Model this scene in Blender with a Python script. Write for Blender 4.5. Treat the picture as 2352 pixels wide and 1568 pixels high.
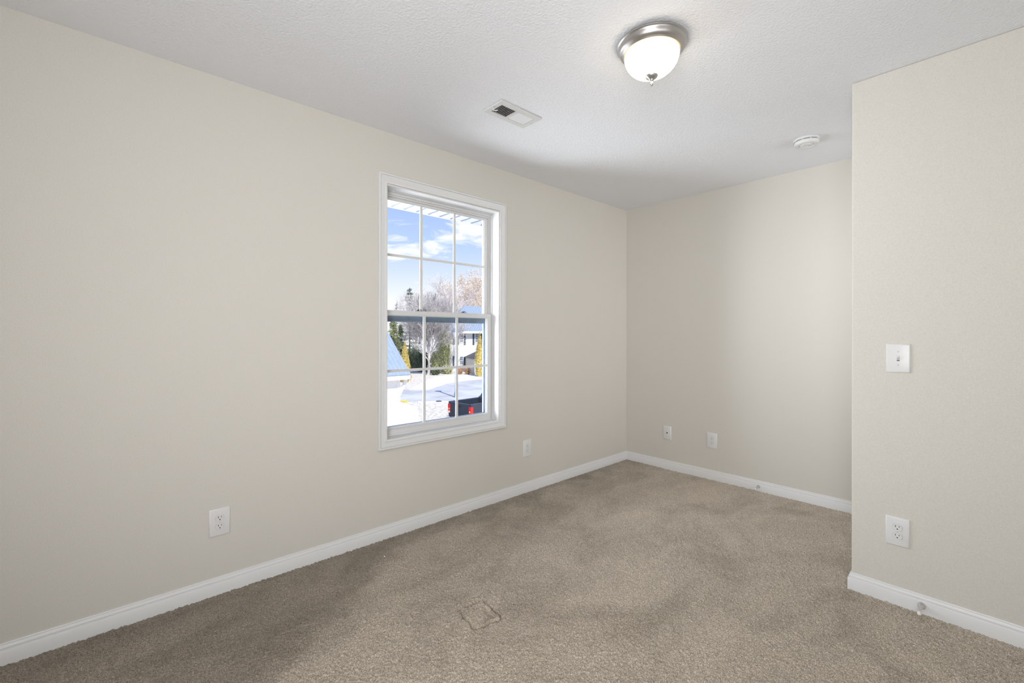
import bpy, math, random
import numpy as np
from mathutils import Vector, Matrix

for o in list(bpy.data.objects):
    bpy.data.objects.remove(o)
SC = bpy.context.scene
COL = SC.collection
PI = math.pi

# ------------------------------------------------------------------ camera
F_PX, YAW, HZ = 1027.94, 0.83199, 767.1
CAM = Vector((2.498, -3.800, 1.2269))
cd = bpy.data.cameras.new('camera')
cd.sensor_fit = 'HORIZONTAL'; cd.sensor_width = 36.0
cd.lens = F_PX / 2352 * 36.0
cd.shift_y = (HZ - 784.0) / 2352
cd.clip_start = 0.05; cd.clip_end = 500
cam = bpy.data.objects.new('camera', cd)
COL.objects.link(cam)
cam.matrix_world = Matrix.Translation(CAM) @ Matrix.Rotation(YAW, 4, 'Z') @ Matrix.Rotation(PI/2, 4, 'X') @ Matrix.Rotation(0.00107, 4, 'Z')
SC.camera = cam
FW = Vector((-math.sin(YAW), math.cos(YAW), 0)); RT = Vector((math.cos(YAW), math.sin(YAW), 0)); UP = Vector((0, 0, 1))

# ------------------------------------------------------------------ view
SC.view_settings.view_transform = 'Standard'
SC.view_settings.look = 'None'
SC.view_settings.gamma = 1.0
SC.view_settings.use_curve_mapping = False
SC.view_settings.exposure = 0.0
SC.cycles.max_bounces = 14
SC.cycles.diffuse_bounces = 8
SC.cycles.transparent_max_bounces = 12
SC.cycles.caustics_reflective = False
SC.cycles.caustics_refractive = False
SC.cycles.sample_clamp_indirect = 6.0

# ------------------------------------------------------------------ sky
def nd(nt, kind, **kw):
    n = nt.nodes.new(kind)
    for k, v in kw.items():
        if k in ('ins',):
            for kk, vv in v.items(): n.inputs[kk].default_value = vv
        else: setattr(n, k, v)
    return n

def math_node(nt, op, a, b=None, c=None, clamp=False):
    n = nt.nodes.new('ShaderNodeMath'); n.operation = op; n.use_clamp = clamp
    for i, x in enumerate((a, b, c)):
        if x is None: continue
        if isinstance(x, (int, float)): n.inputs[i].default_value = x
        else: nt.links.new(x, n.inputs[i])
    return n.outputs[0]

def ramp(nt, fac, stops, interp='LINEAR'):
    n = nt.nodes.new('ShaderNodeValToRGB'); cr = n.color_ramp; cr.interpolation = interp
    while len(cr.elements) > 1: cr.elements.remove(cr.elements[-1])
    cr.elements[0].position = stops[0][0]; cr.elements[0].color = (*stops[0][1], 1)
    for p, c in stops[1:]:
        e = cr.elements.new(p); e.color = (*c, 1)
    nt.links.new(fac, n.inputs[0])
    return n.outputs[0]

def mixc(nt, fac, a, b, blend='MIX'):
    n = nt.nodes.new('ShaderNodeMix'); n.data_type = 'RGBA'; n.blend_type = blend
    for sock, x in ((n.inputs[0], fac), (n.inputs[6], a), (n.inputs[7], b)):
        if isinstance(x, (int, float)): sock.default_value = x
        elif isinstance(x, tuple): sock.default_value = (*x, 1)
        else: nt.links.new(x, sock)
    return n.outputs[2]

W = bpy.data.worlds.new('sky'); SC.world = W; W.use_nodes = True
nt = W.node_tree; nt.nodes.clear()
tc = nd(nt, 'ShaderNodeTexCoord')
sep = nd(nt, 'ShaderNodeSeparateXYZ'); nt.links.new(tc.outputs['Generated'], sep.inputs[0])
blue = ramp(nt, sep.outputs[2], [(0.0, (1.10, 1.10, 1.12)), (0.07, (1.02, 1.04, 1.10)), (0.13, (0.76, 0.86, 1.08)), (0.19, (0.56, 0.72, 1.06)),
                                 (0.30, (0.41, 0.57, 1.03)), (1.0, (0.24, 0.38, 0.88))])
# cirrus: wisps stretched along one bearing, thickest in one low band
mp = nd(nt, 'ShaderNodeMapping'); mp.inputs['Rotation'].default_value = (0.0, 0.55, 0.75); mp.inputs['Scale'].default_value = (3.0, 9.0, 26.0)
nt.links.new(tc.outputs['Generated'], mp.inputs[0])
nz = nd(nt, 'ShaderNodeTexNoise', ins={'Scale': 1.6, 'Detail': 7.0, 'Roughness': 0.62, 'Distortion': 0.6}); nt.links.new(mp.outputs[0], nz.inputs['Vector'])
# band height follows the bearing (dot with the view-window bearing's side vector)
side = math_node(nt, 'ADD', math_node(nt, 'MULTIPLY', sep.outputs[0], 0.673), math_node(nt, 'MULTIPLY', sep.outputs[1], 0.739))
zc = math_node(nt, 'ADD', math_node(nt, 'MULTIPLY', side, 0.22), 0.236)
dz = math_node(nt, 'SUBTRACT', sep.outputs[2], zc)
band = math_node(nt, 'SUBTRACT', 1.0, math_node(nt, 'POWER', math_node(nt, 'MULTIPLY', math_node(nt, 'ABSOLUTE', dz), 22.0), 1.5), clamp=True)
band2 = math_node(nt, 'MAXIMUM', band, 0.16)
cl = math_node(nt, 'ADD', nz.outputs[0], math_node(nt, 'MULTIPLY', band2, 0.27))
cm = ramp(nt, cl, [(0.63, (0, 0, 0)), (0.84, (1, 1, 1))])
skyc = mixc(nt, cm, blue, (1.12, 1.12, 1.15))
bg = nd(nt, 'ShaderNodeBackground', ins={'Strength': 1.0}); nt.links.new(skyc, bg.inputs[0])
wo = nd(nt, 'ShaderNodeOutputWorld'); nt.links.new(bg.outputs[0], wo.inputs[0])

# ------------------------------------------------------------------ sun
sd = bpy.data.lights.new('sun', 'SUN'); sd.energy = 5.3; sd.angle = 0.009; sd.color = (1.0, 0.96, 0.9)
sun = bpy.data.objects.new('sun', sd); COL.objects.link(sun)
sdir = Vector((0.968, -0.25, math.tan(math.radians(50)))).normalized()
sun.rotation_euler = sdir.to_track_quat('Z', 'Y').to_euler()
sun.location = (8, 4, 12)

# ------------------------------------------------------------------ area lamps: daylight at the window, added fill elsewhere
YF0 = -4.62
def area(name, loc, direction, sx, sy, power, color, spread):
    ld = bpy.data.lights.new(name, 'AREA'); ld.shape = 'RECTANGLE'; ld.size = sx; ld.size_y = sy
    ld.energy = power; ld.color = color; ld.spread = spread
    o = bpy.data.objects.new(name, ld); COL.objects.link(o); o.location = loc
    o.rotation_euler = Vector(direction).normalized().to_track_quat('-Z', 'Y').to_euler()
    return o
DAY_POWER, REAR_POWER, SIDE_POWER, RECESS_POWER = 53.0, 74.0, 13.0, 16.5
area('window_daylight', (-0.62, -2.55, 1.26), (math.cos(math.radians(42)), math.sin(math.radians(42)), 0.10), 1.2, 1.86, DAY_POWER, (0.90, 0.95, 1.0), math.radians(120))
area('rear_fill_lamp', (2.3, YF0 + 0.03, 1.40), (-0.6, 1, 0.2), 1.6, 1.9, REAR_POWER, (0.965, 0.97, 1.0), math.radians(140))  # added fill lamp behind the camera, not a known window
area('side_fill_lamp', (3.225, -3.4, 1.4), (-1, -0.15, 0.2), 1.8, 1.6, SIDE_POWER, (0.965, 0.97, 1.0), math.radians(135))  # added fill lamp on the unseen side wall
area('recess_fill_lamp', (3.235, -0.5, 1.4), (-1, 0.3, -0.18), 0.8, 1.9, RECESS_POWER, (0.97, 0.97, 1.0), math.radians(98))  # added fill lamp hidden in the recess, lifts the far wall

# ================================================================== materials
def mat(name, base, rough=0.5, metal=0.0, spec=0.5):
    m = bpy.data.materials.new(name); m.use_nodes = True
    b = m.node_tree.nodes['Principled BSDF']
    b.inputs['Base Color'].default_value = (*base, 1); b.inputs['Roughness'].default_value = rough
    b.inputs['Metallic'].default_value = metal; b.inputs['Specular IOR Level'].default_value = spec
    return m
def bsdf(m): return m.node_tree.nodes['Principled BSDF']
def vary(m, scale, c1, c2, detail=3.0, lo=0.35, hi=0.65, stretch=(1, 1, 1), coord='Object'):
    nt = m.node_tree; tc = nt.nodes.new('ShaderNodeTexCoord'); mp = nt.nodes.new('ShaderNodeMapping')
    mp.inputs['Scale'].default_value = stretch; nt.links.new(tc.outputs[coord], mp.inputs[0])
    nz = nd(nt, 'ShaderNodeTexNoise', ins={'Scale': scale, 'Detail': detail}); nt.links.new(mp.outputs[0], nz.inputs['Vector'])
    nt.links.new(ramp(nt, nz.outputs[0], [(lo, c1), (hi, c2)]), bsdf(m).inputs['Base Color'])
    return nz
def bump(m, scale, strength, dist, kind='noise', detail=4.0, coord='Object', stretch=(1, 1, 1)):
    nt = m.node_tree; tc = nt.nodes.new('ShaderNodeTexCoord'); mp = nt.nodes.new('ShaderNodeMapping')
    mp.inputs['Scale'].default_value = stretch; nt.links.new(tc.outputs[coord], mp.inputs[0])
    if kind == 'noise':
        t = nd(nt, 'ShaderNodeTexNoise', ins={'Scale': scale, 'Detail': detail, 'Roughness': 0.6}); out = t.outputs[0]
    elif kind == 'wave':
        t = nd(nt, 'ShaderNodeTexWave', bands_direction='Z', wave_profile='SAW', ins={'Scale': scale}); out = t.outputs[1]
    else:
        t = nd(nt, 'ShaderNodeTexVoronoi', ins={'Scale': scale}); out = t.outputs[0]
    nt.links.new(mp.outputs[0], t.inputs['Vector'])
    b = nd(nt, 'ShaderNodeBump', ins={'Strength': strength, 'Distance': dist}); nt.links.new(out, b.inputs['Height'])
    nt.links.new(b.outputs[0], bsdf(m).inputs['Normal'])
    return m

M = {}
M['wall'] = mat('greige_wall_paint', (0.62, 0.585, 0.52), 0.75, spec=0.25)
vary(M['wall'], 330, (0.580, 0.558, 0.507), (0.640, 0.617, 0.563), 3); bump(M['wall'], 260, 0.35, 0.0010)
M['ceiling'] = mat('textured_ceiling_paint', (0.795, 0.806, 0.830), 0.85, spec=0.2)
bump(M['ceiling'], 95, 0.9, 0.005, detail=5)
M['trim'] = mat('white_trim_paint', (0.69, 0.692, 0.69), 0.38)
bump(M['trim'], 60, 0.08, 0.001)
M['vinyl'] = mat('white_vinyl', (0.64, 0.64, 0.635), 0.35)
bump(M['vinyl'], 40, 0.03, 0.001)
M['plate'] = mat('white_plastic', (0.69, 0.69, 0.685), 0.3)
bump(M['plate'], 50, 0.03, 0.0005)
M['dark'] = mat('dark_recess', (0.02, 0.018, 0.015), 0.7); vary(M['dark'], 60, (0.015, 0.014, 0.012), (0.03, 0.027, 0.022))
M['duct'] = mat('duct_inside', (0.045, 0.043, 0.035), 0.7); vary(M['duct'], 40, (0.035, 0.033, 0.026), (0.06, 0.057, 0.046))
M['nickel'] = mat('brushed_nickel', (0.47, 0.455, 0.44), 0.36, metal=1.0); bump(M['nickel'], 300, 0.12, 0.0005, stretch=(1, 1, 12))
M['satin'] = mat('satin_nickel', (0.66, 0.65, 0.63), 0.24, metal=1.0); bump(M['satin'], 300, 0.05, 0.0003)
M['screw'] = mat('painted_screw', (0.52, 0.50, 0.47), 0.4, metal=0.3); bump(M['screw'], 300, 0.05, 0.0003)
M['lock'] = mat('grey_sash_lock', (0.10, 0.11, 0.12), 0.4); vary(M['lock'], 80, (0.08, 0.09, 0.1), (0.13, 0.14, 0.15))
M['rubber'] = mat('cream_rubber', (0.78, 0.74, 0.67), 0.6); bump(M['rubber'], 200, 0.1, 0.0005)
M['screen'] = mat('blue_grey_screen_frame', (0.13, 0.17, 0.22), 0.45); vary(M['screen'], 20, (0.115, 0.155, 0.205), (0.145, 0.185, 0.235))
M['soffit'] = mat('white_vinyl_soffit', (0.78, 0.79, 0.80), 0.5); vary(M['soffit'], 140, (0.70, 0.71, 0.72), (0.84, 0.85, 0.86), 1)
M['exterior'] = mat('own_siding', (0.75, 0.75, 0.74), 0.6); bump(M['exterior'], 1.6, 0.6, 0.01, 'wave')

# thin window glass: clear with a faint mirror, more at grazing angles
g = bpy.data.materials.new('window_glass'); g.use_nodes = True; nt = g.node_tree; nt.nodes.clear()
tr = nd(nt, 'ShaderNodeBsdfTransparent'); tr.inputs[0].default_value = (0.985, 0.995, 1.0, 1)
gl = nd(nt, 'ShaderNodeBsdfGlossy'); gl.inputs['Roughness'].default_value = 0.02
fr = nd(nt, 'ShaderNodeFresnel'); fr.inputs[0].default_value = 1.12
mx = nd(nt, 'ShaderNodeMixShader'); ou = nd(nt, 'ShaderNodeOutputMaterial')
nt.links.new(fr.outputs[0], mx.inputs[0]); nt.links.new(tr.outputs[0], mx.inputs[1]); nt.links.new(gl.outputs[0], mx.inputs[2]); nt.links.new(mx.outputs[0], ou.inputs[0])
M['glass'] = g

# lit alabaster glass
a = bpy.data.materials.new('lit_alabaster_glass'); a.use_nodes = True; nt = a.node_tree; b = nt.nodes['Principled BSDF']
tc = nt.nodes.new('ShaderNodeTexCoord'); nz = nd(nt, 'ShaderNodeTexNoise', ins={'Scale': 9.0, 'Detail': 3.0, 'Distortion': 1.6}); nt.links.new(tc.outputs['Object'], nz.inputs['Vector'])
col = ramp(nt, nz.outputs[0], [(0.40, (1.0, 0.93, 0.80)), (0.60, (1.0, 0.88, 0.64)), (0.66, (1.0, 0.80, 0.45))])
lz0 = nd(nt, 'ShaderNodeSeparateXYZ'); nt.links.new(tc.outputs['Object'], lz0.inputs[0])
warm = ramp(nt, math_node(nt, 'MULTIPLY', lz0.outputs[2], -1.0), [(0.050, (1.0, 0.60, 0.25)), (0.066, (1.0, 1.0, 1.0))])
nt.links.new(mixc(nt, 1.0, col, warm, 'MULTIPLY'), b.inputs['Emission Color']); b.inputs['Base Color'].default_value = (0.9, 0.87, 0.8, 1); b.inputs['Roughness'].default_value = 0.25
BOWL = 9.5
lw = nd(nt, 'ShaderNodeSeparateXYZ'); nt.links.new(tc.outputs['Object'], lw.inputs[0])
# the bulbs sit in the middle of the bowl, so the rim by the pan glows less and warmer
rz = ramp(nt, math_node(nt, 'MULTIPLY', lw.outputs[2], -1.0), [(0.046, (0.10, 0.10, 0.10)), (0.054, (0.20, 0.20, 0.20)), (0.066, (0.8, 0.8, 0.8)), (0.085, (1, 1, 1))])
nt.links.new(math_node(nt, 'MULTIPLY', rz, BOWL), b.inputs['Emission Strength'])
M['bowl'] = a

# carpet
c = mat('taupe_cut_pile_carpet', (0.3, 0.25, 0.19), 0.95, spec=0.1); nt = c.node_tree; b = bsdf(c)
tc = nt.nodes.new('ShaderNodeTexCoord')
n1 = nd(nt, 'ShaderNodeTexNoise', ins={'Scale': 270.0, 'Detail': 2.0, 'Roughness': 0.7}); nt.links.new(tc.outputs['Object'], n1.inputs['Vector'])
yarn = ramp(nt, n1.outputs[0], [(0.37, (0.245, 0.205, 0.155)), (0.50, (0.42, 0.361, 0.285)), (0.63, (0.63, 0.558, 0.46))])
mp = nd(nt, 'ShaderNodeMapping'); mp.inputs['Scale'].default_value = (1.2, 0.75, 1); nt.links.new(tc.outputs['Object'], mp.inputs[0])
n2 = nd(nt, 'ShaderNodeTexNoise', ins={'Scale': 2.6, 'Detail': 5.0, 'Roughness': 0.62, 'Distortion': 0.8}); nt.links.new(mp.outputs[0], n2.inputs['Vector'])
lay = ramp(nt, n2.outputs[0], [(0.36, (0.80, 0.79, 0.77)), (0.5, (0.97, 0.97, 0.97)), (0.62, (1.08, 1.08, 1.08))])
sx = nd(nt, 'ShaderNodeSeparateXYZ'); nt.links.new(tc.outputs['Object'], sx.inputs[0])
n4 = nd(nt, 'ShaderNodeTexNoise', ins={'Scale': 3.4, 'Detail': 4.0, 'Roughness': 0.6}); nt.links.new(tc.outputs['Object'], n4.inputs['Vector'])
# darker strip beside the window wall: pile direction, plus shade painted in
nap_shade = math_node(nt, 'ADD', sx.outputs[0], math_node(nt, 'MULTIPLY', math_node(nt, 'SUBTRACT', n4.outputs[0], 0.5), 0.75))
nap_shade = math_node(nt, 'ADD', nap_shade, math_node(nt, 'MULTIPLY', math_node(nt, 'MINIMUM', math_node(nt, 'ADD', sx.outputs[1], 2.5), 0.0), 0.75))
nap_shade_col = ramp(nt, nap_shade, [(0.0, (0.66, 0.65, 0.64)), (0.10, (0.78, 0.78, 0.77)), (0.19, (0.95, 0.95, 0.95)), (0.8, (1.06, 1.06, 1.06))])
nt.links.new(mixc(nt, 1.0, mixc(nt, 1.0, yarn, lay, 'MULTIPLY'), nap_shade_col, 'MULTIPLY'), b.inputs['Base Color'])
b.inputs['Sheen Weight'].default_value = 0.25; b.inputs['Sheen Roughness'].default_value = 0.5
bn = nd(nt, 'ShaderNodeBump', ins={'Strength': 0.8, 'Distance': 0.004}); n3 = nd(nt, 'ShaderNodeTexNoise', ins={'Scale': 260.0, 'Detail': 2.0}); nt.links.new(tc.outputs['Object'], n3.inputs['Vector'])
nt.links.new(n3.outputs[0], bn.inputs['Height']); nt.links.new(bn.outputs[0], b.inputs['Normal'])
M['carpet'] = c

def M_(key, base, rough=0.7, metal=0, v=None, s=6):
    m = mat(key, base, rough, metal); k = v or 0.15
    vary(m, s, tuple(x*(1-k) for x in base), tuple(min(1, x*(1+k)) for x in base)); M[key] = m; return m
M_('dry_grass', (0.60, 0.55, 0.48), 0.95, v=0.28, s=5)
M_('asphalt', (0.46, 0.465, 0.475), 0.9, v=0.16, s=0.45)
M_('concrete', (0.70, 0.69, 0.66), 0.9, v=0.08, s=1.0)
M_('yellow_paint', (0.85, 0.62, 0.05), 0.6)
M_('white_siding', (0.82, 0.82, 0.82), 0.6, v=0.03); bump(M['white_siding'], 1.3, 0.7, 0.02, 'wave')
M_('white_fascia', (0.86, 0.85, 0.83), 0.5, v=0.02)
M_('metal_roof', (0.28, 0.34, 0.43), 0.5, v=0.06)
M_('shingle', (0.07, 0.07, 0.085), 0.8, v=0.25, s=3)
M_('navy_shutter', (0.06, 0.08, 0.13), 0.6)
M_('window_dark', (0.12, 0.17, 0.24), 0.15, v=0.3, s=2)
M_('cedar_picket', (0.88, 0.84, 0.78), 0.8, v=0.08, s=3)
M_('bark_grey', (0.50, 0.47, 0.45), 0.9, v=0.2, s=4)
M_('bark_brown', (0.16, 0.12, 0.09), 0.9, v=0.2, s=4)
M_('twig_pale', (0.72, 0.67, 0.65), 0.9, v=0.2, s=4)
M_('needle_dark', (0.12, 0.155, 0.09), 0.8, v=0.5, s=5)
M_('needle_olive', (0.30, 0.33, 0.16), 0.8, v=0.5, s=5)
M_('leaf_green', (0.46, 0.47, 0.25), 0.8, v=0.4, s=5)
M_('leaf_gold', (0.62, 0.50, 0.16), 0.8, v=0.35, s=6)
M_('needle_grey', (0.20, 0.25, 0.20), 0.8, v=0.4, s=5)  # distant conifers: haze lightened into the needle colour
M_('leaf_tan', (0.68, 0.56, 0.43), 0.8, v=0.3, s=5)
M_('leaf_rust', (0.50, 0.30, 0.17), 0.8, v=0.3, s=5)
M_('truck_paint', (0.035, 0.045, 0.065), 0.2, v=0.1)
M_('truck_bed', (0.05, 0.055, 0.06), 0.6)
M_('tyre', (0.02, 0.02, 0.02), 0.8)
M_('chrome', (0.75, 0.77, 0.8), 0.2, 1.0, v=0.02)
M_('lens_red', (0.65, 0.02, 0.03), 0.2, v=0.05)
M_('lens_amber', (0.95, 0.5, 0.03), 0.2, v=0.05)
M_('lens_white', (0.85, 0.85, 0.85), 0.2, v=0.05)
M_('lamp_blue_metal', (0.16, 0.22, 0.31), 0.4)
M_('frosted_pane', (0.8, 0.8, 0.78), 0.3)

# ================================================================== mesh helpers
class MB:
    def __init__(s): s.v = []; s.f = []
    def add(s, vs, fs):
        k = len(s.v); s.v += [tuple(x) for x in vs]; s.f += [tuple(i + k for i in f) for f in fs]; return s
    def box(s, a, b):
        x0, y0, z0 = a; x1, y1, z1 = b
        x0, x1 = sorted((x0, x1)); y0, y1 = sorted((y0, y1)); z0, z1 = sorted((z0, z1))
        return s.add([(x0, y0, z0), (x1, y0, z0), (x1, y1, z0), (x0, y1, z0), (x0, y0, z1), (x1, y0, z1), (x1, y1, z1), (x0, y1, z1)],
                     [(0, 3, 2, 1), (4, 5, 6, 7), (0, 1, 5, 4), (1, 2, 6, 5), (2, 3, 7, 6), (3, 0, 4, 7)])
    def hexa(s, p):   # eight corners: bottom loop of 4, then top loop of 4
        return s.add(p, [(0, 3, 2, 1), (4, 5, 6, 7), (0, 1, 5, 4), (1, 2, 6, 5), (2, 3, 7, 6), (3, 0, 4, 7)])
    def loft(s, rings, closed=True, caps=True):
        n = len(rings[0]); vs = [p for r in rings for p in r]; fs = []
        for i in range(len(rings) - 1):
            for j in range(n if closed else n - 1):
                a = i*n + j; b2 = i*n + (j + 1) % n
                fs.append((a, b2, b2 + n, a + n))
        if caps:
            fs.append(tuple(reversed(range(n)))); k = (len(rings) - 1)*n; fs.append(tuple(range(k, k + n)))
        return s.add(vs, fs)
    def lathe(s, prof, n=48, axis='Z', o=(0, 0, 0), caps=False):
        rings = []
        for r, h in prof:
            ring = []
            for k in range(n):
                t = 2*PI*k/n; x, y = r*math.cos(t), r*math.sin(t)
                p = {'Z': (x, y, h), 'Y': (x, h, y), 'X': (h, x, y)}[axis]
                ring.append((p[0] + o[0], p[1] + o[1], p[2] + o[2]))
            rings.append(ring)
        return s.loft(rings, True, caps)
    def tube(s, pts, rad, n=6):
        pts = [Vector(p) for p in pts]; rings = []
        for i, p in enumerate(pts):
            d = (pts[min(i + 1, len(pts) - 1)] - pts[max(i - 1, 0)]).normalized()
            u = d.cross(Vector((0, 0, 1))); u = u.normalized() if u.length > 1e-3 else Vector((1, 0, 0)); w = d.cross(u)
            r = rad[i] if isinstance(rad, (list, tuple)) else rad
            rings.append([tuple(p + u*math.cos(2*PI*k/n)*r + w*math.sin(2*PI*k/n)*r) for k in range(n)])
        return s.loft(rings)
    def prism(s, poly, a, b, axis):
        def P(q, t): return {'X': (t, q[0], q[1]), 'Y': (q[0], t, q[1]), 'Z': (q[0], q[1], t)}[axis]
        return s.loft([[P(q, a) for q in poly], [P(q, b) for q in poly]])
    def build(s, name, m, parent=None, bevel=0, seg=2, smooth=False, label=None, loc=None):
        me = bpy.data.meshes.new(name); me.from_pydata(s.v, [], s.f); me.update()
        me.materials.append(m)
        o = bpy.data.objects.new(name, me); COL.objects.link(o)
        if parent: o.parent = parent
        if loc: o.location = loc
        if smooth:
            for p in me.polygons: p.use_smooth = True
            try: me.set_sharp_from_angle(angle=math.radians(38))
            except Exception: pass
        if bevel:
            md = o.modifiers.new('edge', 'BEVEL'); md.width = bevel; md.segments = seg; md.limit_method = 'ANGLE'
        if label: o['label'] = label
        return o

def thing(name, label, cat, loc=(0, 0, 0), rz=0.0, group=None):
    o = bpy.data.objects.new(name, None); COL.objects.link(o); o.location = loc; o.rotation_euler = (0, 0, rz)
    o.empty_display_size = 0.1
    o['label'] = label; o['category'] = cat
    if group: o['group'] = group
    return o
def struct(o, label=None, cat=None):
    o['kind'] = 'structure'
    if label: o['label'] = label
    if cat: o['category'] = cat
    return o
def frame_prism(mb, y0, y1, z0, z1, prof):
    """profile sweep round a rectangle in the YZ plane. prof: (inset from outer edge, x)"""
    rings = []
    for ins, x in prof:
        rings.append([(x, y0 + ins, z0 + ins), (x, y1 - ins, z0 + ins), (x, y1 - ins, z1 - ins), (x, y0 + ins, z1 - ins)])
    n = len(rings); vs = [p for r in rings for p in r]; fs = []
    for i in range(n):
        for j in range(4):
            a = i*4 + j; b = i*4 + (j + 1) % 4; c = ((i + 1) % n)*4
            fs.append((a, c + j, c + (j + 1) % 4, b))
    return mb.add(vs, fs)

# ================================================================== room shell
H = 2.44
XR, YF = 3.25, -4.62           # unseen side wall and wall behind the camera
YP, XP = -1.129, 2.004         # face and free end of the jutting wall
WT = 0.17
# window hole
WY0, WY1, WZ0, WZ1 = -2.547, -1.659, 0.592, 2.122
m = MB()
m.box((-WT, YF - 0.12, -0.3), (0, WY0 - 0.005, H + 0.02)); m.box((-WT, WY1 + 0.005, -0.3), (0, 0.12, H + 0.02))
m.box((-WT, WY0 - 0.005, -0.3), (0, WY1 + 0.005, WZ0 - 0.005)); m.box((-WT, WY0 - 0.005, WZ1 + 0.005), (0, WY1 + 0.005, H + 0.02))
struct(m.build('wall_left', M['wall']), 'greige painted wall with the window in it', 'wall')
m = MB().box((-WT - 0.02, YF - 0.12, -3.57), (-WT, WY0 - 0.03, 2.25)).box((-WT - 0.02, WY1 + 0.03, -3.57), (-WT, 0.2, 2.25))
m.box((-WT - 0.02, WY0 - 0.03, -3.57), (-WT, WY1 + 0.03, WZ0 - 0.03)).box((-WT - 0.02, WY0 - 0.03, WZ1 + 0.03), (-WT, WY1 + 0.03, 2.25))
struct(m.build('trim_1', M['exterior']), 'outside siding of the house around the window', 'siding')
struct(MB().box((0, 0, -0.1), (XR + 0.12, 0.12, H + 0.02)).build('wall_back', M['wall']), 'greige wall at the far end of the room', 'wall')
m = MB().prism([(XP, YP), (XR, YP), (XR, YP + 0.115), (XP, YP + 0.115)], 0, H, 'Z')
struct(m.build('wall_right', M['wall'], bevel=0.006), 'greige wall jutting into the room, carrying the light switch', 'wall')
struct(MB().box((XR, YF - 0.12, -0.1), (XR + 0.12, 0, H + 0.02)).build('wall_side', M['wall']), 'greige side wall beside the camera', 'wall')
struct(MB().box((0, YF - 0.12, -0.1), (XR, YF, H + 0.02)).build('wall_front', M['wall']), 'greige wall behind the camera', 'wall')
struct(MB().box((-WT, YF - 0.12, H), (XR + 0.12, 0.12, H + 0.2)).build('ceiling', M['ceiling']), 'white textured ceiling', 'ceiling')

# carpet: a dense tufted sheet
def carpet():
    st = 0.0036; nx = int((XR + 0.0)/st) + 1; ny = int(-YF/st) + 1
    rng = np.random.default_rng(7)
    r = rng.random((ny, nx)).astype(np.float32)
    sm = (r + np.roll(r, 1, 0) + np.roll(r, 1, 1) + np.roll(np.roll(r, 1, 0), 1, 1))/4
    z = (sm*0.75 + r*0.25 - 0.5)*0.0135
    xs = np.linspace(0, XR, nx, dtype=np.float32); ys = np.linspace(YF, 0, ny, dtype=np.float32)
    X, Y = np.meshgrid(xs, ys)
    lo = np.zeros_like(X)
    for k in range(14):       # slow undulation of the pile
        a = rng.uniform(0, 2*PI); f = rng.uniform(4, 26); lo += np.sin((X*math.cos(a) + Y*math.sin(a))*f + rng.uniform(0, 6))/f
    z = z + 0.0040*lo/np.abs(lo).max()*np.clip(X/0.25, 0.15, 1)
    # cut seam of a covered floor register
    cx, cy, an = 0.951, -2.583, math.radians(-8)
    u = (X - cx)*math.cos(an) + (Y - cy)*math.sin(an); v = -(X - cx)*math.sin(an) + (Y - cy)*math.cos(an)
    wob = 0.004*np.sin(u*90) + 0.004*np.sin(v*75 + 1)
    d = np.maximum(np.abs(u) - 0.080, np.abs(v) - 0.066) + wob
    z = z - 0.0165*np.exp(-(d/0.0055)**2) - 0.009*np.exp(-((d + 0.032)/0.006)**2)*(v > 0) + 0.003*(d < 0)
    X = X + (rng.random(X.shape) - 0.5)*0.0035; Y = Y + (rng.random(Y.shape) - 0.5)*0.0035
    co = np.stack([X, Y, z], -1).reshape(-1, 3).astype(np.float32)
    i = np.arange(nx*ny).reshape(ny, nx)
    q = np.stack([i[:-1, :-1], i[:-1, 1:], i[1:, 1:], i[1:, :-1]], -1).reshape(-1, 4).astype(np.int32)
    me = bpy.data.meshes.new('floor'); me.vertices.add(len(co)); me.vertices.foreach_set('co', co.ravel())
    me.loops.add(q.size); me.loops.foreach_set('vertex_index', q.ravel())
    me.polygons.add(len(q)); me.polygons.foreach_set('loop_start', np.arange(0, q.size, 4, dtype=np.int32))
    me.update(calc_edges=True)
    me.polygons.foreach_set('use_smooth', np.ones(len(q), dtype=bool))
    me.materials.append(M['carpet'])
    o = bpy.data.objects.new('floor', me); COL.objects.link(o)
    return struct(o, 'taupe cut pile carpet floor', 'carpet')
carpet()

# baseboards: profile (out from wall, height)
BB = [(0.0, -0.01), (0.013, -0.01), (0.013, 0.0535), (0.0122, 0.0550), (0.0095, 0.0560), (0.0090, 0.0580), (0.0098, 0.0620), (0.0088, 0.0670), (0.0055, 0.0720), (0.0048, 0.0745), (0.0055, 0.0765), (0.0040, 0.0800), (0.0, 0.0805)]
def sweep(path, closed=False):
    """path: list of (point2d, miter offset dir 2d)"""
    return MB().loft([[(p[0] + d[0]*o, p[1] + d[1]*o, h) for o, h in BB] for p, d in path])
struct(sweep([((0, YF), (1, 1)), ((0, 0), (1, -1))]).build('baseboard_left', M['trim'], smooth=True), 'white baseboard along the window wall', 'baseboard')
struct(sweep([((0, 0), (1, -1)), ((XR, 0), (-1, -1))]).build('baseboard_back', M['trim'], smooth=True), 'white baseboard along the far wall', 'baseboard')
struct(sweep([((XP, YP + 0.115), (-1, 0)), ((XP, YP), (-1, -1)), ((XR, YP), (-1, -1))]).build('baseboard_right', M['trim'], smooth=True), 'white baseboard wrapping the end of the jutting wall', 'baseboard')
struct(sweep([((XR, YP), (-1, -1)), ((XR, YF), (-1, 1))]).build('baseboard_side', M['trim'], smooth=True), 'white baseboard on the side wall', 'baseboard')
struct(sweep([((XR, YF), (-1, 1)), ((0, YF), (1, 1))]).build('baseboard_front', M['trim'], smooth=True), 'white baseboard behind the camera', 'baseboard')

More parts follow.
